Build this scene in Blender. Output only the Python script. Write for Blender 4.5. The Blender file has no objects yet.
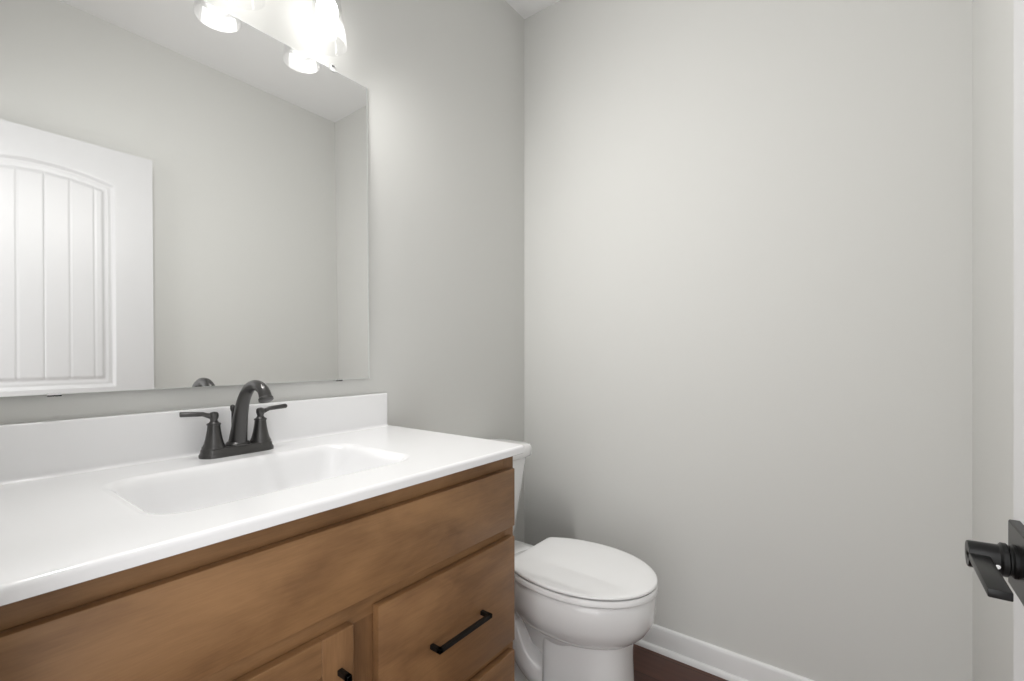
import bpy, bmesh, math, random
from mathutils import Vector, Matrix
PI = math.pi
S = bpy.context.scene
C = S.collection

# ------------------------------------------------------------------ camera
FPX, HORIZON = 467.28, 353.14            # focal length and horizon row in pixels of a 1024x681 frame
CAM = Vector((1.2476, -1.7518, 1.124))
cd = bpy.data.cameras.new('camera')
cam = bpy.data.objects.new('camera', cd)
C.objects.link(cam)
cd.sensor_fit = 'HORIZONTAL'
cd.sensor_width = 36.0
cd.lens = FPX / 1024 * 36.0
cd.shift_y = (HORIZON - 340.5) / 1024
cd.clip_start = 0.02
cam.location = CAM
cam.rotation_euler = (PI / 2, 0, 0.6454)
S.camera = cam

# ------------------------------------------------------------------ world, light, exposure
W = bpy.data.worlds.new('world')
S.world = W
W.use_nodes = True
W.node_tree.nodes['Background'].inputs[0].default_value = (1.0, 1.0, 1.0, 1)
W.node_tree.nodes['Background'].inputs[1].default_value = 2.6
BULB = 8.0
SPOT_WATTS = 18.0
S.view_settings.view_transform = 'Standard'
S.view_settings.look = 'None'
S.view_settings.gamma = 1.0
S.view_settings.use_curve_mapping = False
S.view_settings.exposure = 0.0

# ------------------------------------------------------------------ room measures
RW, RH, YF = 1.4814, 2.66, -1.7275        # right wall x, ceiling height, front wall's inner face (back wall at y=0)


# ------------------------------------------------------------------ materials
def srgb(r, g, b):
    f = lambda c: c / 12.92 if c <= 0.04045 else ((c + 0.055) / 1.055) ** 2.4
    return (f(r / 255), f(g / 255), f(b / 255), 1)


def mat(name, col, rough=0.5, metal=0.0, bump=None, coat=0.0, spec=0.5):
    m = bpy.data.materials.new(name)
    m.use_nodes = True
    nt = m.node_tree
    b = nt.nodes['Principled BSDF']
    b.inputs['Base Color'].default_value = col
    b.inputs['Roughness'].default_value = rough
    b.inputs['Metallic'].default_value = metal
    b.inputs['Specular IOR Level'].default_value = spec
    b.inputs['Coat Weight'].default_value = coat
    b.inputs['Coat Roughness'].default_value = 0.08
    if bump:
        tc = nt.nodes.new('ShaderNodeTexCoord')
        n = nt.nodes.new('ShaderNodeTexNoise')
        n.inputs['Scale'].default_value = bump[0]
        n.inputs['Detail'].default_value = 3
        bp = nt.nodes.new('ShaderNodeBump')
        bp.inputs['Strength'].default_value = bump[1]
        bp.inputs['Distance'].default_value = 0.002
        nt.links.new(tc.outputs['Object'], n.inputs['Vector'])
        nt.links.new(n.outputs['Fac'], bp.inputs['Height'])
        nt.links.new(bp.outputs['Normal'], b.inputs['Normal'])
    return m


def wood(name, grain, c_dark, c_light, rough=0.42, seed=0.0):
    """stained maple: blotchy stain plus fine streaks running along axis `grain` (0 x, 1 y, 2 z)"""
    m = bpy.data.materials.new(name)
    m.use_nodes = True
    nt = m.node_tree
    L = nt.links.new
    b = nt.nodes['Principled BSDF']
    tc = nt.nodes.new('ShaderNodeTexCoord')

    def noise(sc, detail, dist=0.0):
        mp = nt.nodes.new('ShaderNodeMapping')
        mp.inputs['Scale'].default_value = sc
        mp.inputs['Location'].default_value = (seed, seed * 1.7, seed * 0.6)
        n = nt.nodes.new('ShaderNodeTexNoise')
        n.inputs['Scale'].default_value = 1.0
        n.inputs['Detail'].default_value = detail
        n.inputs['Distortion'].default_value = dist
        L(tc.outputs['Object'], mp.inputs['Vector'])
        L(mp.outputs['Vector'], n.inputs['Vector'])
        return n.outputs['Fac']
    s1 = [10.0] * 3
    s1[grain] = 5.5
    s2 = [95.0] * 3
    s2[grain] = 9.0
    s3 = [420.0] * 3
    s3[grain] = 26.0
    a, c, d = noise(s1, 5, 0.6), noise(s2, 4, 0.3), noise(s3, 2)

    def madd(x, k, y):
        n = nt.nodes.new('ShaderNodeMath')
        n.operation = 'MULTIPLY_ADD'
        L(x, n.inputs[0])
        n.inputs[1].default_value = k
        if isinstance(y, float):
            n.inputs[2].default_value = y
        else:
            L(y, n.inputs[2])
        return n.outputs[0]
    v = madd(a, 0.68, madd(c, 0.18, madd(d, 0.14, 0.0)))
    r = nt.nodes.new('ShaderNodeValToRGB')
    r.color_ramp.elements[0].position = 0.31
    r.color_ramp.elements[0].color = c_dark
    r.color_ramp.elements[1].position = 0.68
    r.color_ramp.elements[1].color = c_light
    L(v, r.inputs[0])
    L(r.outputs[0], b.inputs['Base Color'])
    b.inputs['Roughness'].default_value = rough
    b.inputs['Specular IOR Level'].default_value = 0.4
    bp = nt.nodes.new('ShaderNodeBump')
    bp.inputs['Strength'].default_value = 0.06
    bp.inputs['Distance'].default_value = 0.001
    L(d, bp.inputs['Height'])
    L(bp.outputs[0], b.inputs['Normal'])
    return m


def plank_floor(name):
    m = bpy.data.materials.new(name)
    m.use_nodes = True
    nt = m.node_tree
    L = nt.links.new
    b = nt.nodes['Principled BSDF']
    tc = nt.nodes.new('ShaderNodeTexCoord')
    mp = nt.nodes.new('ShaderNodeMapping')
    mp.inputs['Location'].default_value = (0.25, 0.042, 0)
    L(tc.outputs['Object'], mp.inputs[0])
    br = nt.nodes.new('ShaderNodeTexBrick')
    br.inputs['Scale'].default_value = 1.0
    br.inputs['Brick Width'].default_value = 1.1
    br.inputs['Row Height'].default_value = 0.125
    br.inputs['Mortar Size'].default_value = 0.0012
    br.inputs['Color1'].default_value = srgb(92, 58, 46)
    br.inputs['Color2'].default_value = srgb(74, 46, 38)
    br.inputs['Mortar'].default_value = srgb(36, 22, 18)
    L(mp.outputs[0], br.inputs['Vector'])
    m2 = nt.nodes.new('ShaderNodeMapping')
    m2.inputs['Scale'].default_value = (4, 70, 4)
    L(tc.outputs['Object'], m2.inputs[0])
    n = nt.nodes.new('ShaderNodeTexNoise')
    n.inputs['Scale'].default_value = 1.0
    n.inputs['Detail'].default_value = 5
    L(m2.outputs[0], n.inputs['Vector'])
    r = nt.nodes.new('ShaderNodeValToRGB')
    r.color_ramp.elements[0].color = (0.62, 0.6, 0.58, 1)
    r.color_ramp.elements[1].color = (1.25, 1.2, 1.15, 1)
    L(n.outputs['Fac'], r.inputs[0])
    mx = nt.nodes.new('ShaderNodeMix')
    mx.data_type = 'RGBA'
    mx.blend_type = 'MULTIPLY'
    mx.inputs[0].default_value = 1.0
    L(br.outputs['Color'], mx.inputs[6])
    L(r.outputs[0], mx.inputs[7])
    L(mx.outputs[2], b.inputs['Base Color'])
    b.inputs['Roughness'].default_value = 0.4
    return m


def shade_glass(name):
    m = bpy.data.materials.new(name)
    m.use_nodes = True
    nt = m.node_tree
    nt.nodes.clear()
    L = nt.links.new
    out = nt.nodes.new('ShaderNodeOutputMaterial')
    tr = nt.nodes.new('ShaderNodeBsdfTransparent')
    tr.inputs[0].default_value = (0.97, 0.97, 0.97, 1)
    tl = nt.nodes.new('ShaderNodeBsdfTranslucent')
    tl.inputs[0].default_value = (0.95, 0.95, 0.94, 1)
    df = nt.nodes.new('ShaderNodeBsdfDiffuse')
    df.inputs[0].default_value = (0.92, 0.92, 0.91, 1)
    gl = nt.nodes.new('ShaderNodeBsdfGlossy')
    gl.inputs['Roughness'].default_value = 0.12
    m1 = nt.nodes.new('ShaderNodeMixShader')
    m1.inputs[0].default_value = 0.5
    L(tl.outputs[0], m1.inputs[1])
    L(df.outputs[0], m1.inputs[2])
    m2 = nt.nodes.new('ShaderNodeMixShader')
    fc = nt.nodes.new('ShaderNodeLayerWeight')
    fc.inputs[0].default_value = 0.35
    ma = nt.nodes.new('ShaderNodeMath')
    ma.operation = 'MULTIPLY_ADD'
    L(fc.outputs['Facing'], ma.inputs[0])
    ma.inputs[1].default_value = 0.012
    ma.inputs[2].default_value = 0.0008
    L(ma.outputs[0], m2.inputs[0])
    L(tr.outputs[0], m2.inputs[1])
    L(m1.outputs[0], m2.inputs[2])
    m3 = nt.nodes.new('ShaderNodeMixShader')
    m3.inputs[0].default_value = 0.04
    L(m2.outputs[0], m3.inputs[1])
    L(gl.outputs[0], m3.inputs[2])
    L(m3.outputs[0], out.inputs[0])
    return m


def emitter(name, col, strength):
    m = bpy.data.materials.new(name)
    m.use_nodes = True
    b = m.node_tree.nodes['Principled BSDF']
    b.inputs['Base Color'].default_value = (0.9, 0.9, 0.88, 1)
    b.inputs['Emission Color'].default_value = col
    b.inputs['Emission Strength'].default_value = strength
    return m


WALL = srgb(215, 215, 212)
M = {
    'wall': mat('greige_wall_paint', WALL, 0.75, bump=(260, 0.05), spec=0.25),
    'ceil': mat('white_ceiling_paint', srgb(244, 244, 244), 0.85, bump=(180, 0.08), spec=0.2),
    'trim': mat('white_trim_paint', srgb(236, 236, 236), 0.32),
    'door': mat('white_door_paint', srgb(210, 210, 211), 0.38),
    'top': mat('white_cultured_marble', srgb(241, 241, 242), 0.2, coat=0.2),
    'porcelain': mat('white_porcelain', srgb(240, 240, 240), 0.12, coat=0.5),
    'seat': mat('white_seat_plastic', srgb(242, 242, 242), 0.25),
    'black': mat('matte_black_metal', (0.012, 0.012, 0.012, 1), 0.42, 0.5),
    'bronze': mat('dark_bronze_metal', (0.085, 0.083, 0.082, 1), 0.30, 0.8),
    'lever': mat('black_lever_metal', (0.018, 0.018, 0.018, 1), 0.33, 0.6),
    'chrome': mat('chrome_metal', (0.8, 0.8, 0.8, 1), 0.12, 1.0),
    'mirror': mat('mirror_silver', (0.89, 0.895, 0.89, 1), 0.0, 1.0),
    'mirror_edge': mat('polished_glass_edge', (0.80, 0.83, 0.81, 1), 0.15, 0.0),
    'clip': mat('clear_plastic_clip', (0.8, 0.8, 0.8, 1), 0.2),
    'wood_h': wood('stained_maple_level_grain', 1, srgb(110, 78, 50), srgb(160, 121, 82)),
    'wood_v': wood('stained_maple_upright_grain', 2, srgb(106, 75, 48), srgb(155, 116, 79), seed=3.1),
    'wood_d': wood('stained_maple_drawer_grain', 1, srgb(108, 76, 49), srgb(155, 116, 78), seed=7.7),
    'dark': mat('dark_brown_plywood', srgb(90, 64, 42), 0.6),  # one even dark brown for carcass and toe kick
    'floor': plank_floor('dark_red_brown_planks'),
    'glass': shade_glass('frosted_white_glass'),
    'bulb': emitter('lit_bulb_body', (1.0, 0.985, 0.965, 1), 5.0),
    'bulb_face': emitter('lit_bulb_face', (1.0, 0.985, 0.965, 1), BULB),
}


# ------------------------------------------------------------------ helpers
def link(o):
    C.objects.link(o)
    return o


def obj(name, bm, material, parent=None, smooth=None, origin=None):
    """link bm (world coordinates) as ONE mesh object; origin defaults to the parent's"""
    bmesh.ops.recalc_face_normals(bm, faces=bm.faces[:])
    me = bpy.data.meshes.new(name)
    o = bpy.data.objects.new(name, me)
    off = Vector(origin) if origin is not None else Vector((0, 0, 0))
    if parent is not None:
        p = parent
        off = Vector((0, 0, 0))
        while p is not None:
            off += p.location
            p = p.parent
        o.parent = parent
    else:
        o.location = off
    bmesh.ops.translate(bm, verts=bm.verts[:], vec=-off)
    if smooth is not None:
        for f in bm.faces:
            f.smooth = True
        for e in bm.edges:
            if len(e.link_faces) == 2 and e.calc_face_angle(0) > math.radians(smooth):
                e.smooth = False
    bm.to_mesh(me)
    bm.free()
    for mm in (material if isinstance(material, (list, tuple)) else [material]):
        me.materials.append(mm)
    return link(o)


def tag(o, label, cat, group=None, kind=None):
    o['label'] = label
    o['category'] = cat
    if group:
        o['group'] = group
    if kind:
        o['kind'] = kind
    return o


def thing(name, label, cat, loc, kind=None):
    o = bpy.data.objects.new(name, None)
    o.empty_display_size = 0.05
    o.location = loc
    link(o)
    return tag(o, label, cat, kind=kind)


def box(bm, x0, x1, y0, y1, z0, z1, bev=0.0, seg=2):
    r = bmesh.ops.create_cube(bm, size=1.0)
    vs = r['verts']
    for v in vs:
        v.co = Vector((x0 + (v.co.x + .5) * (x1 - x0), y0 + (v.co.y + .5) * (y1 - y0), z0 + (v.co.z + .5) * (z1 - z0)))
    if bev > 0:
        es = list({e for v in vs for e in v.link_edges})
        bmesh.ops.bevel(bm, geom=es, offset=bev, segments=seg, affect='EDGES', profile=0.5)
    return bm


def nb(*a, **k):
    return box(bmesh.new(), *a, **k)


def loft(bm, rings, cap0=True, cap1=True):
    """skin a list of equal-length closed rings of points"""
    V = [[bm.verts.new(p) for p in r] for r in rings]
    n = len(V[0])
    for a, b in zip(V, V[1:]):
        for i in range(n):
            j = (i + 1) % n
            bm.faces.new((a[i], a[j], b[j], b[i]))
    if cap0:
        bm.faces.new(V[0][::-1])
    if cap1:
        bm.faces.new(V[-1])
    return V


def lathe(bm, prof, cx, cy, n=40, cap0=True, cap1=True, power=2.0):
    rings = []
    for r, z in prof:
        rings.append([Vector((cx + r * math.cos(2 * PI * i / n), cy + r * math.sin(2 * PI * i / n), z)) for i in range(n)])
    return loft(bm, rings, cap0, cap1)


def tube(bm, pts, rad, n=16, flat=None):
    """round tube along pts; rad a number, a list, or a list of (across, along-up) pairs"""
    P = [Vector(p) for p in pts]
    rings = []
    up = Vector((0, 0, 1))
    prev = None
    for i, p in enumerate(P):
        t = (P[min(i + 1, len(P) - 1)] - P[max(i - 1, 0)]).normalized()
        if prev is None:
            a = t.cross(up)
            if a.length < 1e-3:
                a = t.cross(Vector((0, 1, 0)))
            a.normalize()
        else:
            a = (prev - t * prev.dot(t)).normalized()
        prev = a
        b = t.cross(a)
        r = rad[i] if isinstance(rad, (list, tuple)) else rad
        ra, rb = r if isinstance(r, (list, tuple)) else (r, r)
        rings.append([p + a * ra * math.cos(2 * PI * k / n) + b * rb * math.sin(2 * PI * k / n) for k in range(n)])
    return loft(bm, rings)


def catmull(pts, per=8):
    P = [Vector(p) for p in pts]
    out = []
    for i in range(len(P) - 1):
        p0, p1, p2, p3 = P[max(i - 1, 0)], P[i], P[i + 1], P[min(i + 2, len(P) - 1)]
        for k in range(per):
            t = k / per
            out.append(0.5 * ((2 * p1) + (p2 - p0) * t + (2 * p0 - 5 * p1 + 4 * p2 - p3) * t * t + (3 * p1 - p0 - 3 * p2 + p3) * t ** 3))
    out.append(P[-1])
    return out


def lerp_list(vals, n):
    out = []
    for i in range(n):
        t = i / (n - 1) * (len(vals) - 1)
        k = min(int(t), len(vals) - 2)
        f = t - k
        out.append(vals[k] * (1 - f) + vals[k + 1] * f)
    return out


def rrect(cx, cy, hx, hy, r, n):
    """rounded rectangle sampled at n equal angles about its centre"""
    out = []
    for i in range(n):
        a = 2 * PI * i / n
        dx, dy = math.cos(a), math.sin(a)
        lo_, hi = 0.0, hx + hy
        for _ in range(40):
            m = (lo_ + hi) / 2
            qx, qy = abs(dx * m) - (hx - r), abs(dy * m) - (hy - r)
            d = math.hypot(max(qx, 0), max(qy, 0)) + min(max(qx, qy), 0) - r
            if d < 0:
                lo_ = m
            else:
                hi = m
        out.append((cx + dx * lo_, cy + dy * lo_))
    return out


def extrude_y(bm, prof, y0, y1):
    """profile in (x, z) pushed along y"""
    return loft(bm, [[Vector((x, y0, z)) for x, z in prof], [Vector((x, y1, z)) for x, z in prof]])


def extrude_x(bm, prof, x0, x1):
    return loft(bm, [[Vector((x0, y, z)) for y, z in prof], [Vector((x1, y, z)) for y, z in prof]])


# ------------------------------------------------------------------ room shell
def struct(name, bm, m, label, cat, smooth=None):
    return tag(obj(name, bm, m, smooth=smooth), label, cat, kind='structure')


T = 0.11
struct('floor', nb(-T, RW + T, -3.6, T, -0.06, 0.0), M['floor'], 'dark red brown wood plank floor', 'floor')
struct('ceiling', nb(-T, RW + T, YF - T, T, RH, RH + 0.06), M['ceil'], 'flat white painted ceiling', 'ceiling')
struct('wall_left', nb(-T, 0, YF - T, 0, 0, RH), M['wall'], 'greige wall behind the mirror and vanity', 'wall')
struct('wall_back', nb(-T, RW + T, 0, T, 0, RH), M['wall'], 'wide bare greige wall behind the toilet', 'wall')
struct('wall_right', nb(RW, RW + T, YF - T, 0, 0, RH), M['wall'], 'narrow greige wall behind the open door', 'wall')
DX0, DX1, DZ1 = 0.70, 1.4175, 2.06
bm = bmesh.new()
box(bm, 0, DX0, YF - T, YF, 0, RH)
box(bm, DX1, RW, YF - T, YF, 0, RH)
box(bm, DX0, DX1, YF - T, YF, DZ1, RH)
struct('wall_front', bm, M['wall'], 'greige wall around the doorway, at the camera', 'wall')
bm = bmesh.new()
box(bm, DX0 - 0.055, DX0, YF, YF + 0.012, 0, DZ1, 0.002)
box(bm, DX0 - 0.055, DX1 + 0.055, YF, YF + 0.012, DZ1, DZ1 + 0.055, 0.002)
box(bm, DX1, DX1 + 0.055, YF, YF + 0.012, 0, DZ1, 0.002)
struct('trim_1', bm, M['trim'], 'white casing around the doorway', 'trim')


def base_prof(sgn):
    """baseboard with eased top and a rounded shoe at the floor: (distance from wall, z)"""
    pr = [(0, 0), (0, 0.0905), (0.004, 0.0905), (0.0085, 0.088), (0.0105, 0.084), (0.0115, 0.079), (0.0115, 0.019)]
    for k in range(7):
        a = k / 6 * PI / 2
        pr.append((0.0115 + 0.0125 * math.sin(a), 0.019 * math.cos(a) if k < 6 else 0.0))
    return [(sgn * d, z) for d, z in pr]


bm = bmesh.new()
extrude_x(bm, base_prof(-1), 0, RW)
struct('baseboard_back', bm,
       M['trim'], 'white baseboard along the back wall beside the toilet', 'baseboard', smooth=25)
bm = bmesh.new()
extrude_y(bm, [(RW + d, z) for d, z in base_prof(-1)], YF, -0.024)
struct('baseboard_right', bm, M['trim'], 'white baseboard along the wall behind the door', 'baseboard', smooth=25)
bm = bmesh.new()
extrude_y(bm, base_prof(1), -0.785, -0.024)
struct('baseboard_left', bm, M['trim'], 'white baseboard behind the toilet', 'baseboard', smooth=25)

# ------------------------------------------------------------------ vanity cabinet
VY0, VY1 = -1.712, -0.768                  # left and right ends of the cabinet
XF, XD = 0.510, 0.529                      # face frame plane, face of the doors and drawers
CT = 0.890                                 # worktop height
van = thing('vanity_cabinet', 'brown stained maple bathroom vanity under the white sink top', 'cabinet', (0.26, (VY0 + VY1) / 2, 0))
obj('side_panel', nb(0.0, XF - 0.019, VY1 - 0.016, VY1, 0.0, CT - 0.021), M['wood_v'], van)
obj('side_panel', nb(0.0, XF - 0.019, VY0, VY0 + 0.016, 0.0, CT - 0.021), M['wood_v'], van)
bm = bmesh.new()
box(bm, 0.012, XF - 0.02, VY0 + 0.016, VY1 - 0.016, 0.10, 0.115)
box(bm, 0.0, 0.008, VY0 + 0.016, VY1 - 0.016, 0.10, CT - 0.021)
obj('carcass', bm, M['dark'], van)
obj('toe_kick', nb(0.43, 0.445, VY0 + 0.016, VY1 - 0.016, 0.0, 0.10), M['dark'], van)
FMID0, FMID1 = -1.266, -1.203
x0, x1 = XF - 0.019, XF
for ya, yb, za, zb in ((VY0, VY0 + 0.03, 0.10, CT - 0.021), (VY1 - 0.042, VY1, 0.10, CT - 0.021), (FMID0 - 0.004, FMID1 + 0.012, 0.135, 0.635)):
    obj('frame_stile', nb(x0, x1, ya, yb, za, zb, 0.0008, 1), M['wood_v'], van)
for ya, za, zb in ((VY0 + 0.03, 0.805, CT - 0.021), (VY0 + 0.03, 0.635, 0.70), (VY0 + 0.03, 0.10, 0.135), (FMID1 + 0.012, 0.35, 0.40)):
    obj('frame_rail', nb(x0, x1 - 0.0003, ya, VY1 - 0.042, za, zb), M['wood_h'], van)
BV = 0.0022
obj('false_front', nb(XF + 0.0005, XD, VY0 + 0.006, -0.785, 0.680, 0.8275, BV, 2), M['wood_h'], van, smooth=40)


def bar_pull(parent, p0, p1, out=0.03, t=0.0095):
    """square bar pull standing off the front between p0 and p1 (its two post centres, on the front's plane)"""
    bm = bmesh.new()
    x, (ya, za), (yb, zb) = XD, p0, p1
    h = t / 2
    for y, z in (p0, p1):
        box(bm, x, x + out, y - h, y + h, z - h, z + h, 0.0008, 1)
    box(bm, x + out - t, x + out, min(ya, yb) - h, max(ya, yb) + h, min(za, zb) - h, max(za, zb) + h, 0.0008, 1)
    o = obj('bar_pull', bm, M['black'], parent)
    o['label'] = 'black square bar pull'
    return o


def drawer(z0, z1, zp):
    d = obj('drawer', nb(XF + 0.0005, XD, FMID1 - 0.006, -0.785, z0, z1, BV, 2), M['wood_d'], van, smooth=40)
    bar_pull(d, (-1.076, zp), (-0.917, zp))
    return d


drawer(0.386, 0.6535, 0.5145)
drawer(0.118, 0.3605, 0.241)


def shaker_door(ya, yb, za, zb, w=0.06):
    d = bpy.data.objects.new('cabinet_door', None)
    d.empty_display_size = 0.05
    d.parent = van
    link(d)
    for y0 in (yb - w, ya):
        obj('door_stile', nb(XF + 0.0005, XD, y0, y0 + w, za, zb, 0.0012, 1), M['wood_v'], d)
    for z0 in (zb - w, za):
        obj('door_rail', nb(XF + 0.0005, XD - 0.0001, ya + w, yb - w, z0, z0 + w, 0.0010, 1), M['wood_h'], d)
    obj('door_panel', nb(XF + 0.002, XD - 0.008, ya + w - 0.004, yb - w + 0.004, za + w - 0.004, zb - w + 0.004), M['wood_v'], d)
    bar_pull(d, (yb - 0.028, zb - 0.068), (yb - 0.028, zb - 0.068 - 0.16))
    return d


shaker_door(VY0 + 0.006, -1.261, 0.118, 0.6455)

# ------------------------------------------------------------------ vanity top with basin
TY0, TY1, TX1 = -1.714, -0.7715, 0.559
top = thing('countertop', 'white one-piece sink top with shallow rectangular basin on the wooden vanity', 'countertop', (0.28, (TY0 + TY1) / 2, CT - 0.02))
NT = 288
tcx, tcy = TX1 / 2, (TY0 + TY1) / 2
SX, SY = (0.147, 0.449), 0.246             # basin opening
scx, scy = sum(SX) / 2, -1.284
shx = (SX[1] - SX[0]) / 2


def outer(inset, z, r=0.016):
    return [Vector((x, y, z)) for x, y in rrect(tcx, tcy, TX1 / 2 - inset, (TY1 - TY0) / 2 - inset, max(r - inset, 0.002), NT)]


def bowl_ring(inset, z, r, sx=0.0):
    return [Vector((x, y, z)) for x, y in rrect(scx + sx, scy, shx - inset, SY - inset * 1.35, r, NT)]


rim = bowl_ring(-0.004, CT, 0.062)
rings = [outer(0.004, CT - 0.0205), outer(0.0, CT - 0.0185), outer(0.0, CT - 0.008)]
for k in range(1, 6):
    a = k / 5 * PI / 2
    rings.append(outer(0.008 * (1 - math.cos(a)), CT - 0.008 + 0.008 * math.sin(a)))
rings += [outer(0.010, CT), outer(0.016, CT), bowl_ring(-0.012, CT, 0.066), bowl_ring(-0.007, CT, 0.063), rim]
bm = bmesh.new()
loft(bm, rings, cap0=False, cap1=False)
obj('worktop', bm, M['top'], top, smooth=35)
rings = [rim]
D = 0.105
for d, z, r in ((-0.001, 0.0003, .061), (0.002, 0.0014, .060), (0.006, 0.0045, .057), (0.010, 0.010, .054), (0.013, 0.020, .052), (0.017, 0.035, .050), (0.022, 0.055, .048),
                (0.028, 0.072, .047), (0.036, 0.086, .046), (0.048, 0.096, .045), (0.065, 0.102, .040), (0.09, 0.106, .035), (0.115, 0.109, .02)):
    rings.append(bowl_ring(d, CT - z, r))
rings.append([Vector((scx + 0.021 * math.cos(2 * PI * i / NT), scy + 0.021 * math.sin(2 * PI * i / NT), CT - 0.111)) for i in range(NT)])
bm = bmesh.new()
loft(bm, rings, cap0=False, cap1=True)
basin = obj('basin', bm, M['top'], top, smooth=50)
bm = bmesh.new()
lathe(bm, [(0.0, CT - 0.1095), (0.018, CT - 0.1092), (0.0215, CT - 0.1105), (0.0215, CT - 0.112)], scx, scy, cap0=False)
dr = obj('drain', bm, M['bronze'], basin, smooth=40)
dr['label'] = 'dark bronze drain stopper'
prof = [(0.0005, CT - 0.002), (0.0005, 0.995)]
for k in range(5):
    a = k / 4 * PI / 2
    prof.append((0.016 + 0.004 * math.sin(a), 0.991 + 0.004 * math.cos(a)))
for k in range(7):
    a = k / 6 * PI / 2
    prof.append((0.020 + 0.008 * (1 - math.cos(a)), CT + 0.0082 - 0.008 * math.sin(a)))
prof.append((0.028, CT - 0.002))
bm = bmesh.new()
extrude_y(bm, prof, TY0, -0.790)
obj('backsplash', bm, M['top'], top, smooth=35)

# ------------------------------------------------------------------ faucet
FX, FY = 0.073, -1.262
fa = thing('bathroom_faucet', 'dark bronze two-handle faucet with arched spout on the white sink top', 'faucet', (FX, FY, CT))
NF = 96


def fring(hx, hy, z, r=None):
    return [Vector((x, y, z)) for x, y in rrect(FX, FY, hx, hy, r if r else hx - 0.0005, NF)]


bm = bmesh.new()
loft(bm, [fring(0.0275, 0.080, CT + 0.0), fring(0.0275, 0.080, CT + 0.006), fring(0.0262, 0.0787, CT + 0.0085), fring(0.0245, 0.077, CT + 0.011),
          fring(0.0238, 0.0763, CT + 0.017), fring(0.0222, 0.0747, CT + 0.0195), fring(0.020, 0.0725, CT + 0.0205)])
obj('base_plate', bm, M['bronze'], fa, smooth=35)
Z0 = CT + 0.0195
for s in (-1, 1):
    hy = FY + s * 0.051
    bm = bmesh.new()
    lathe(bm, [(0.0235, Z0), (0.0235, Z0 + 0.003), (0.0215, Z0 + 0.006), (0.0195, Z0 + 0.011), (0.0168, Z0 + 0.022), (0.0146, Z0 + 0.034),
               (0.0130, Z0 + 0.046), (0.0126, Z0 + 0.052), (0.0140, Z0 + 0.0525), (0.0140, Z0 + 0.0555), (0.010, Z0 + 0.0575), (0.0075, Z0 + 0.061),
               (0.0072, Z0 + 0.064), (0.0088, Z0 + 0.068), (0.0098, Z0 + 0.0725), (0.0092, Z0 + 0.077), (0.007, Z0 + 0.0805), (0.002, Z0 + 0.082)], FX, hy, n=36)
    hb = obj('handle_body', bm, M['bronze'], fa, smooth=35)
    bm = bmesh.new()
    dr_ = Vector((-0.22 if s < 0 else -0.02, s * 0.97, 0)).normalized()
    zc = Z0 + 0.0725
    pts = [Vector((FX, hy, zc)) + dr_ * d + Vector((0, 0, h)) for d, h in ((0.0, 0), (0.008, 0.0005), (0.015, 0.003), (0.021, 0.0055), (0.030, 0.0062), (0.045, 0.007), (0.062, 0.008), (0.0635, 0.008))]
    tube(bm, pts, [(0.0075, 0.007), (0.0065, 0.006), (0.0055, 0.0050), (0.006, 0.0050), (0.0075, 0.0053), (0.0078, 0.0054), (0.0082, 0.0057), (0.0072, 0.0046)], n=20)
    obj('lever', bm, M['bronze'], hb, smooth=40)
# spout: a flattened column that narrows, arches forward and turns down
path = catmull([(FX - 0.002, FY, Z0), (FX + 0.006, FY, Z0 + 0.035), (FX + 0.016, FY, Z0 + 0.075), (FX + 0.032, FY, Z0 + 0.110), (FX + 0.060, FY, Z0 + 0.136),
                (FX + 0.094, FY, Z0 + 0.143), (FX + 0.124, FY, Z0 + 0.133), (FX + 0.137, FY, Z0 + 0.113)], 7)
ra = lerp_list([0.0200, 0.0165, 0.0145, 0.0130, 0.0120, 0.0116, 0.0120, 0.0135], len(path))
rb = lerp_list([0.0240, 0.0205, 0.0172, 0.0148, 0.0124, 0.0114, 0.0118, 0.0135], len(path))
bm = bmesh.new()
tube(bm, path, list(zip(ra, rb)), n=28)
sp = obj('spout', bm, M['bronze'], fa, smooth=50)
bm = bmesh.new()
lathe(bm, [(0.0262, Z0), (0.0262, Z0 + 0.003), (0.0240, Z0 + 0.006), (0.0215, Z0 + 0.008)], FX - 0.001, FY, n=36)
obj('spout_collar', bm, M['bronze'], fa, smooth=35)
e, d = path[-1], (path[-1] - path[-3]).normalized()
bm = bmesh.new()
tube(bm, [e - d * 0.006, e - d * 0.004, e + d * 0.001, e + d * 0.003], [0.0135, 0.0150, 0.0150, 0.0120], n=28)
obj('aerator', bm, M['bronze'], sp, smooth=35)
bm = bmesh.new()
lathe(bm, [(0.0028, Z0), (0.0028, Z0 + 0.075), (0.004, Z0 + 0.077), (0.0055, Z0 + 0.082), (0.0055, Z0 + 0.088), (0.003, Z0 + 0.091), (0.0008, Z0 + 0.092)], FX - 0.0285, FY, n=20)
obj('lift_rod', bm, M['bronze'], fa, smooth=40)

# ------------------------------------------------------------------ mirror
MXO, MNY, MNZ = 0.0145, 0.0062, 0.0127      # it leans a touch: its foot stands in clips, its head lies on the wall


def mx_(y, z, back=0.0):
    return MXO - MNY * (y + 1.2) - MNZ * (z - 1.4) - back


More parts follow.
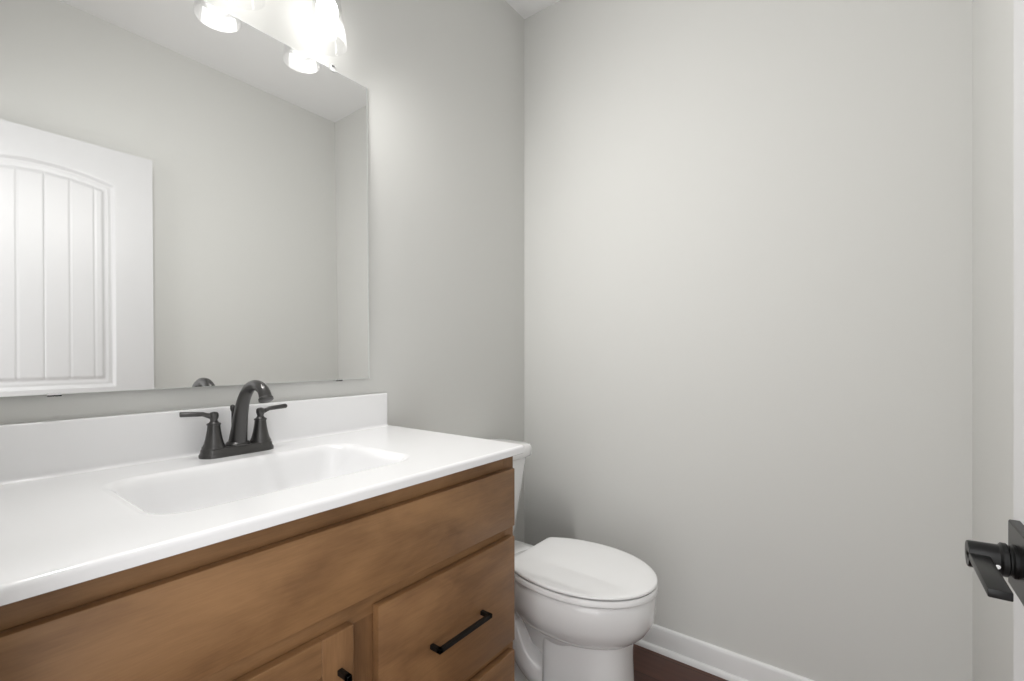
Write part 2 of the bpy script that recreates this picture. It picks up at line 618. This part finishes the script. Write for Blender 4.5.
MY0, MY1, MZ0, MZ1 = -1.667, -0.854, 1.0455, 1.9556
bm = bmesh.new()
E_ = 0.0045
quad = lambda e, b: [Vector((mx_(y, z, b), y, z)) for y, z in ((MY0 + e, MZ0 + e * 0.2), (MY1 - e, MZ0 + e * 0.2), (MY1 - e, MZ1 - e * 0.5), (MY0 + e, MZ1 - e * 0.5))]
V = loft(bm, [quad(0, 0.0045), quad(0, 0.0015), quad(E_, 0.0)])
bm.faces.ensure_lookup_table()
for f in bm.faces:
    f.material_index = 0 if all(v in V[2] for v in f.verts) else 1
mir = obj('wall_mirror', bm, [M['mirror'], M['mirror_edge']], origin=(0.012, (MY0 + MY1) / 2, MZ0))
tag(mir, 'large frameless wall mirror above the white sink top', 'mirror')
for y in (-0.962, -1.566):
    z = MZ0
    x = mx_(y, z)
    bm = bmesh.new()
    box(bm, 0.001, x + 0.003, y - 0.010, y + 0.010, z - 0.0035, z - 0.001)
    box(bm, x + 0.0008, x + 0.003, y - 0.010, y + 0.010, z - 0.0035, z + 0.003)
    obj('bottom_clip', bm, M['chrome'], mir)
for y in (-0.975, -1.535):
    z = MZ1
    x = mx_(y, z)
    bm = bmesh.new()
    box(bm, 0.0, x + 0.0035, y - 0.007, y + 0.007, z + 0.001, z + 0.012, 0.002)
    box(bm, x + 0.0008, x + 0.0035, y - 0.007, y + 0.007, z - 0.008, z + 0.012, 0.001)
    o = obj('top_clip', bm, M['clip'], mir)
    bm = bmesh.new()
    r = bmesh.ops.create_cone(bm, cap_ends=True, segments=14, radius1=0.0028, radius2=0.0022, depth=0.002,
                              matrix=Matrix.Translation((x + 0.0042, y, z + 0.006)) @ Matrix.Rotation(PI / 2, 4, 'Y'))
    obj('screw', bm, M['chrome'], o)

# ------------------------------------------------------------------ vanity light (three glass shades)
LX, LZ = 0.070, 1.972
vl = thing('vanity_light', 'three-shade bath light bar on the wall above the mirror', 'light', (0.0, -1.255, 2.20))
obj('back_plate', nb(0.0, 0.018, -1.255 - 0.28, -1.255 + 0.28, 2.19, 2.25, 0.004), M['bronze'], vl, smooth=40)
for k, y in enumerate((-1.032, -1.255, -1.478)):
    bm = bmesh.new()
    tube(bm, catmull([(0.012, y, 2.22), (0.04, y, 2.222), (LX - 0.004, y, 2.212), (LX, y, 2.19), (LX, y, 2.155)], 5), 0.006, n=14)
    arm = obj('arm', bm, M['bronze'], vl, smooth=40)
    bm = bmesh.new()
    lathe(bm, [(0.012, 2.165), (0.026, 2.16), (0.0355, 2.148), (0.0362, 2.134), (0.033, 2.132), (0.014, 2.132), (0.014, 2.120), (0.0, 2.120)], LX, y, n=32, cap1=False)
    obj('socket', bm, M['bronze'], arm, smooth=35)
    bm = bmesh.new()
    pr = [(0.0335, 2.140), (0.0352, 2.10), (0.0405, 2.06), (0.0460, 2.02), (0.0505, 1.985), (0.0520, 1.973), (0.0518, 1.9715), (0.0500, 1.9715),
          (0.0490, 1.978), (0.0440, 2.02), (0.0385, 2.06), (0.0332, 2.10), (0.0318, 2.138)]
    lathe(bm, pr, LX, y, n=48, cap0=False, cap1=False)
    g = obj('glass_shade', bm, M['glass'], vl, smooth=50)
    g['label'] = 'flared frosted glass shade, lit'
    bm = bmesh.new()
    lathe(bm, [(0.012, 2.121), (0.0125, 2.110), (0.018, 2.096), (0.0262, 2.080), (0.0298, 2.062), (0.0285, 2.047),
               (0.023, 2.035), (0.013, 2.0285), (0.003, 2.027)], LX, y, n=32)
    for f in bm.faces:
        f.material_index = 1 if f.calc_center_median().z < 2.098 else 0
    b = obj('bulb', bm, [M['bulb'], M['bulb_face']], vl, smooth=50)
    b['label'] = 'glowing white bulb'
    sl = bpy.data.lights.new('added_lamp_spot', 'SPOT')     # added spot standing in for the bulb's light, aimed away from the wall behind
    sl.energy = SPOT_WATTS
    sl.color = (1.0, 0.985, 0.965)
    sl.spot_size = math.radians(175)
    sl.spot_blend = 1.0
    sl.shadow_soft_size = 0.02
    so = bpy.data.objects.new('added_lamp_spot', sl)
    link(so)
    so.location = (LX + 0.032, y, 2.003)
    so.rotation_euler = Vector(((0.78, 0.54, -0.34), (0.76, 0.45, -0.42), (0.74, 0.05, -0.55))[k]).to_track_quat('-Z', 'Y').to_euler()

# ------------------------------------------------------------------ toilet
TYC = -0.445
to = thing('toilet', 'white two-piece toilet with lid closed between vanity and back wall', 'toilet', (0.40, TYC, 0))
NE = 72


def egg(xb, xm, xt, hw, z, pb=2.0, cut=None):
    """egg outline: widest at xm, tip at xt, back at xb (pb > 2 squares the back off)"""
    out = []
    for i in range(NE):
        a = 2 * PI * i / NE
        c, s = math.cos(a), math.sin(a)
        if c >= 0:
            x, y = xm + (xt - xm) * c, hw * s
        else:
            x = xm - (xm - xb) * abs(c) ** (2 / pb)
            y = hw * math.copysign(abs(s) ** (2 / pb), s)
        if cut is not None and x < cut:
            x = cut
        out.append(Vector((x, TYC + y, z)))
    return out


bm = bmesh.new()
rings = [egg(0.34, 0.50, 0.675, 0.085, 0.19), egg(0.31, 0.50, 0.690, 0.108, 0.262), egg(0.295, 0.505, 0.704, 0.122, 0.274), egg(0.285, 0.51, 0.724, 0.141, 0.290), egg(0.28, 0.515, 0.744, 0.159, 0.310),
         egg(0.275, 0.52, 0.758, 0.171, 0.333), egg(0.272, 0.525, 0.765, 0.177, 0.352), egg(0.27, 0.53, 0.767, 0.180, 0.382), egg(0.27, 0.53, 0.765, 0.1795, 0.411),
         egg(0.272, 0.53, 0.761, 0.176, 0.421), egg(0.276, 0.53, 0.755, 0.170, 0.4245), egg(0.31, 0.53, 0.72, 0.13, 0.4250)]
loft(bm, rings)
# the deck under the tank
for zz in (0,):
    dk = []
    for hx, hy, z, r in ((0.115, 0.075, 0.30, .05), (0.135, 0.092, 0.34, .05), (0.148, 0.108, 0.375, .05), (0.152, 0.114, 0.405, .05), (0.150, 0.112, 0.415, .048), (0.144, 0.106, 0.420, .045)):
        dk.append([Vector((x, y, z)) for x, y in rrect(0.185, TYC, hx, hy, r, NE)])
    loft(bm, dk)
obj('bowl', bm, M['porcelain'], to, smooth=60)


def ped_ring(z, hw, xt, hr, xs=0.455, xb=0.11):
    """plan of the foot: a broad front column, stepped in to a slimmer tail at the trapway"""
    pts = []
    for k in range(25):                    # front, right side round to left side
        a = PI / 2 - k / 24 * PI
        ex = 2.7
        pts.append((xs + 0.10 + (xt - xs - 0.10) * abs(math.cos(a)) ** (2 / ex), hw * math.copysign(abs(math.sin(a)) ** (2 / ex), math.sin(a))))
    left = [(xs + 0.05, -hw), (xs + 0.015, -hw), (xs + 0.004, -hw + 0.003), (xs - 0.002, -hw + 0.010), (xs - 0.008, -hr - 0.004), (xs - 0.02, -hr), (xs - 0.08, -hr), (xs - 0.16, -hr), (xb + 0.08, -hr)]
    tail = [(xb + 0.03, -hr * 0.93), (xb + 0.008, -hr * 0.72), (xb, -hr * 0.4)]
    pts += left + tail
    pts += [(x, -y) for x, y in reversed(tail)] + [(x, -y) for x, y in reversed(left)]
    return [Vector((x, TYC + y, z)) for x, y in pts]


bm = bmesh.new()
loft(bm, [ped_ring(0.0, 0.116, 0.714, 0.100), ped_ring(0.012, 0.116, 0.714, 0.100), ped_ring(0.024, 0.112, 0.709, 0.094), ped_ring(0.05, 0.108, 0.704, 0.066),
          ped_ring(0.12, 0.105, 0.699, 0.056), ped_ring(0.20, 0.103, 0.695, 0.056), ped_ring(0.262, 0.103, 0.695, 0.060), ped_ring(0.33, 0.103, 0.695, 0.075)])
obj('pedestal', bm, M['porcelain'], to, smooth=40)
bm = bmesh.new()
for s in (-1, 1):
    tube(bm, catmull([(0.47, TYC + s * 0.045, 0.10), (0.42, TYC + s * 0.052, 0.105), (0.365, TYC + s * 0.056, 0.15), (0.33, TYC + s * 0.056, 0.215), (0.285, TYC + s * 0.056, 0.25),
                      (0.235, TYC + s * 0.056, 0.22), (0.215, TYC + s * 0.054, 0.15), (0.21, TYC + s * 0.05, 0.04)], 6), 0.048, n=20)
obj('trapway', bm, M['porcelain'], to, smooth=60)
for s in (-1, 1):
    bm = bmesh.new()
    lathe(bm, [(0.014, 0.010), (0.014, 0.022), (0.011, 0.032), (0.005, 0.037), (0.001, 0.038)], 0.315, TYC + s * 0.108, n=20)
    obj('bolt_cap', bm, M['seat'], to, smooth=50)
# seat ring and lid
CUT = 0.338
ring_o = [(0.000, 0.4290), (-0.003, 0.4310), (-0.003, 0.4425), (0.001, 0.4465)]
bm = bmesh.new()
rr = []
for ins, z in ring_o:
    rr.append(egg(0.275, 0.535, 0.770 - ins, 0.180 - ins, z, 2.2, CUT - 0.01))
for ins, z in ((0.055, 0.4460), (0.065, 0.442), (0.065, 0.4290)):
    rr.append(egg(0.36, 0.535, 0.770 - ins, 0.180 - ins, z))
loft(bm, rr + [rr[0]], cap0=False, cap1=False)
bmesh.ops.remove_doubles(bm, verts=bm.verts[:], dist=1e-5)
obj('toilet_seat', bm, M['seat'], to, smooth=45)
bm = bmesh.new()
rr = [egg(0.272, 0.535, 0.764, 0.174, 0.4510, 2.1, CUT + 0.002)]
for ins, z in ((-0.002, 0.4525), (-0.002, 0.4562), (0.0005, 0.4590), (0.005, 0.4604), (0.020, 0.4618), (0.05, 0.4630), (0.09, 0.4636)):
    rr.append(egg(0.272 + ins * 0.5, 0.535, 0.770 - ins, 0.180 - ins, z, 2.1, CUT + max(ins, 0)))
loft(bm, rr)
obj('seat_lid', bm, M['seat'], to, smooth=45)
for s in (-1, 1):
    bm = bmesh.new()
    box(bm, 0.330, 0.352, TYC + s * 0.07 - 0.02, TYC + s * 0.07 + 0.02, 0.4235, 0.4505, 0.004, 3)
    obj('seat_hinge', bm, M['seat'], to, smooth=40)


def tank_ring(x0, x1, hw, z, r):
    return [Vector((x, y, z)) for x, y in rrect((x0 + x1) / 2, TYC, (x1 - x0) / 2, hw, r, NE)]


bm = bmesh.new()
loft(bm, [tank_ring(0.045, 0.150, 0.120, 0.418, .03), tank_ring(0.035, 0.172, 0.149, 0.424, .04), tank_ring(0.030, 0.178, 0.156, 0.438, .04), tank_ring(0.022, 0.194, 0.180, 0.60, .042),
          tank_ring(0.018, 0.206, 0.197, 0.715, .045), tank_ring(0.018, 0.206, 0.197, 0.735, .045)])
tk = obj('tank', bm, M['porcelain'], to, smooth=45)
bm = bmesh.new()
loft(bm, [tank_ring(0.014, 0.220, 0.206, 0.728, .050), tank_ring(0.010, 0.226, 0.212, 0.734, .052), tank_ring(0.010, 0.227, 0.213, 0.757, .052), tank_ring(0.012, 0.225, 0.211, 0.766, .052),
          tank_ring(0.017, 0.220, 0.206, 0.7715, .05), tank_ring(0.03, 0.205, 0.193, 0.774, .045)])
obj('tank_lid', bm, M['porcelain'], to, smooth=45)
bm = bmesh.new()
tube(bm, [(0.198, TYC - 0.13, 0.675), (0.214, TYC - 0.13, 0.675)], 0.011, n=18)
tube(bm, [(0.215, TYC - 0.14, 0.675), (0.219, TYC - 0.11, 0.673), (0.219, TYC - 0.065, 0.668)], [0.006, 0.006, 0.007], n=14)
obj('flush_lever', bm, M['chrome'], tk, smooth=40)

# ------------------------------------------------------------------ open door
DFX, DY1, DY0, DTOP, DTH = 1.3784, -1.0134, -1.7244, 2.045, 0.035
door = thing('door_1', 'white arched plank-panel door standing open along the right wall', 'door', (DFX + DTH / 2, DY0, 0), kind='structure')
P1 = dict(y0=-1.591, y1=-1.147, z0=1.014, z1=1.922, arch=True)
P2 = dict(y0=-1.591, y1=-1.147, z0=0.215, z1=0.845, arch=False)
bm = bmesh.new()
xa, xb = DFX, DFX + DTH
box(bm, xa, xb, P1['y1'], DY1, 0.01, DTOP)
box(bm, xa, xb, DY0, P1['y0'], 0.01, DTOP)
box(bm, xa, xb, P1['y0'], P1['y1'], P1['z1'], DTOP)
box(bm, xa, xb, P1['y0'], P1['y1'], P2['z1'], P1['z0'])
box(bm, xa, xb, P1['y0'], P1['y1'], 0.01, P2['z0'])
bmesh.ops.remove_doubles(bm, verts=bm.verts[:], dist=1e-5)
obj('door_slab', bm, M['door'], door)


def sst(t):
    t = min(max(t, 0), 1)
    return t * t * (3 - 2 * t)


def panel(P, step=0.0035):
    y0, y1, z0, z1 = P['y0'], P['y1'], P['z0'], P['z1']
    ny, nz = int((y1 - y0) / step), int((z1 - z0) / 0.006)
    yc, hw = (y0 + y1) / 2, (y1 - y0) / 2
    rise = 0.036
    R = (hw * hw + rise * rise) / (2 * rise)
    vs = []
    mw = 0.038
    for i in range(ny + 1):
        y = y0 + (y1 - y0) * i / ny
        for j in range(nz + 1):
            z = z0 + (z1 - z0) * j / nz
            d = min(y - y0, y1 - y, z - z0)
            if P['arch']:
                d = min(d, R - math.hypot(y - yc, z - (z1 - R)))
            else:
                d = min(d, z1 - z)
            # ogee moulding sunk into the door, then the plank field raised a little inside it
            dep = 0.0085 * sst(d / 0.013) - 0.0015 * sst((d - 0.013) / 0.012) + 0.0030 * sst((d - 0.028) / 0.003) - 0.0055 * sst((d - 0.037) / 0.010)
            if d > mw + 0.004:
                g = (y - yc) / 0.0765
                g = abs(g - round(g)) * 0.0765
                dep += 0.0022 * (1 - sst(g / 0.0045))
            vs.append((DFX + dep, y, z))
    fs = [(i * (nz + 1) + j, (i + 1) * (nz + 1) + j, (i + 1) * (nz + 1) + j + 1, i * (nz + 1) + j + 1) for i in range(ny) for j in range(nz)]
    bm = bmesh.new()
    V = [bm.verts.new(v) for v in vs]
    for f in fs:
        bm.faces.new([V[k] for k in f])
    ed = [e for e in bm.edges if e.is_boundary]
    r = bmesh.ops.extrude_edge_only(bm, edges=ed)
    nv = [g for g in r['geom'] if isinstance(g, bmesh.types.BMVert)]
    for v in nv:
        v.co.x = DFX + DTH
    bmesh.ops.holes_fill(bm, edges=[e for e in bm.edges if e.is_boundary], sides=0)
    return obj('door_panel', bm, M['door'], door, smooth=50)


panel(P1)
panel(P2, 0.006)
HY, HZ = -1.073, 0.9145
bm = bmesh.new()
r_ = 0.0335
sq = lambda h, x: [Vector((x, HY + a * h, HZ + b * h)) for a, b in ((-1, -1), (1, -1), (1, 1), (-1, 1))]
loft(bm, [sq(r_, DFX), sq(r_, DFX - 0.0075), sq(r_ * 0.96, DFX - 0.0088)])
hd = obj('door_handle', bm, M['lever'], door)
hd['label'] = 'black lever handle on a square plate'
bm = bmesh.new()


def xlathe(bm, prof, n=32):
    loft(bm, [[Vector((x, HY + r * math.cos(2 * PI * i / n), HZ + r * math.sin(2 * PI * i / n))) for i in range(n)] for r, x in prof])


xlathe(bm, [(0.0165, DFX - 0.007), (0.0165, DFX - 0.0115), (0.0148, DFX - 0.0128), (0.0148, DFX - 0.0142), (0.0165, DFX - 0.0155), (0.0165, DFX - 0.0195), (0.014, DFX - 0.0215),
            (0.0133, DFX - 0.0432), (0.0126, DFX - 0.0445)])
obj('handle_neck', bm, M['lever'], hd, smooth=35)
bm = bmesh.new()
box(bm, DFX - 0.0445, DFX - 0.0285, HY - 0.103, HY + 0.004, HZ - 0.0035, HZ + 0.0045, 0.0012, 2)
obj('lever', bm, M['lever'], hd, smooth=40)
bm = bmesh.new()
tube(bm, [(DFX - 0.024, HY - 0.0128, HZ - 0.004), (DFX - 0.024, HY - 0.0146, HZ - 0.004)], 0.0022, n=12)
obj('set_screw', bm, M['chrome'], hd)
bm = bmesh.new()
box(bm, DFX + 0.005, DFX + 0.030, DY1 - 0.0005, DY1 + 0.0015, HZ - 0.028, HZ + 0.028)
obj('latch_plate', bm, M['lever'], door)
for z in (0.25, 1.05, 1.82):
    bm = bmesh.new()
    lathe(bm, [(0.0055, z - 0.045), (0.0055, z + 0.045)], DFX - 0.004, DY0 - 0.001, n=14)
    obj('hinge', bm, M['lever'], door)
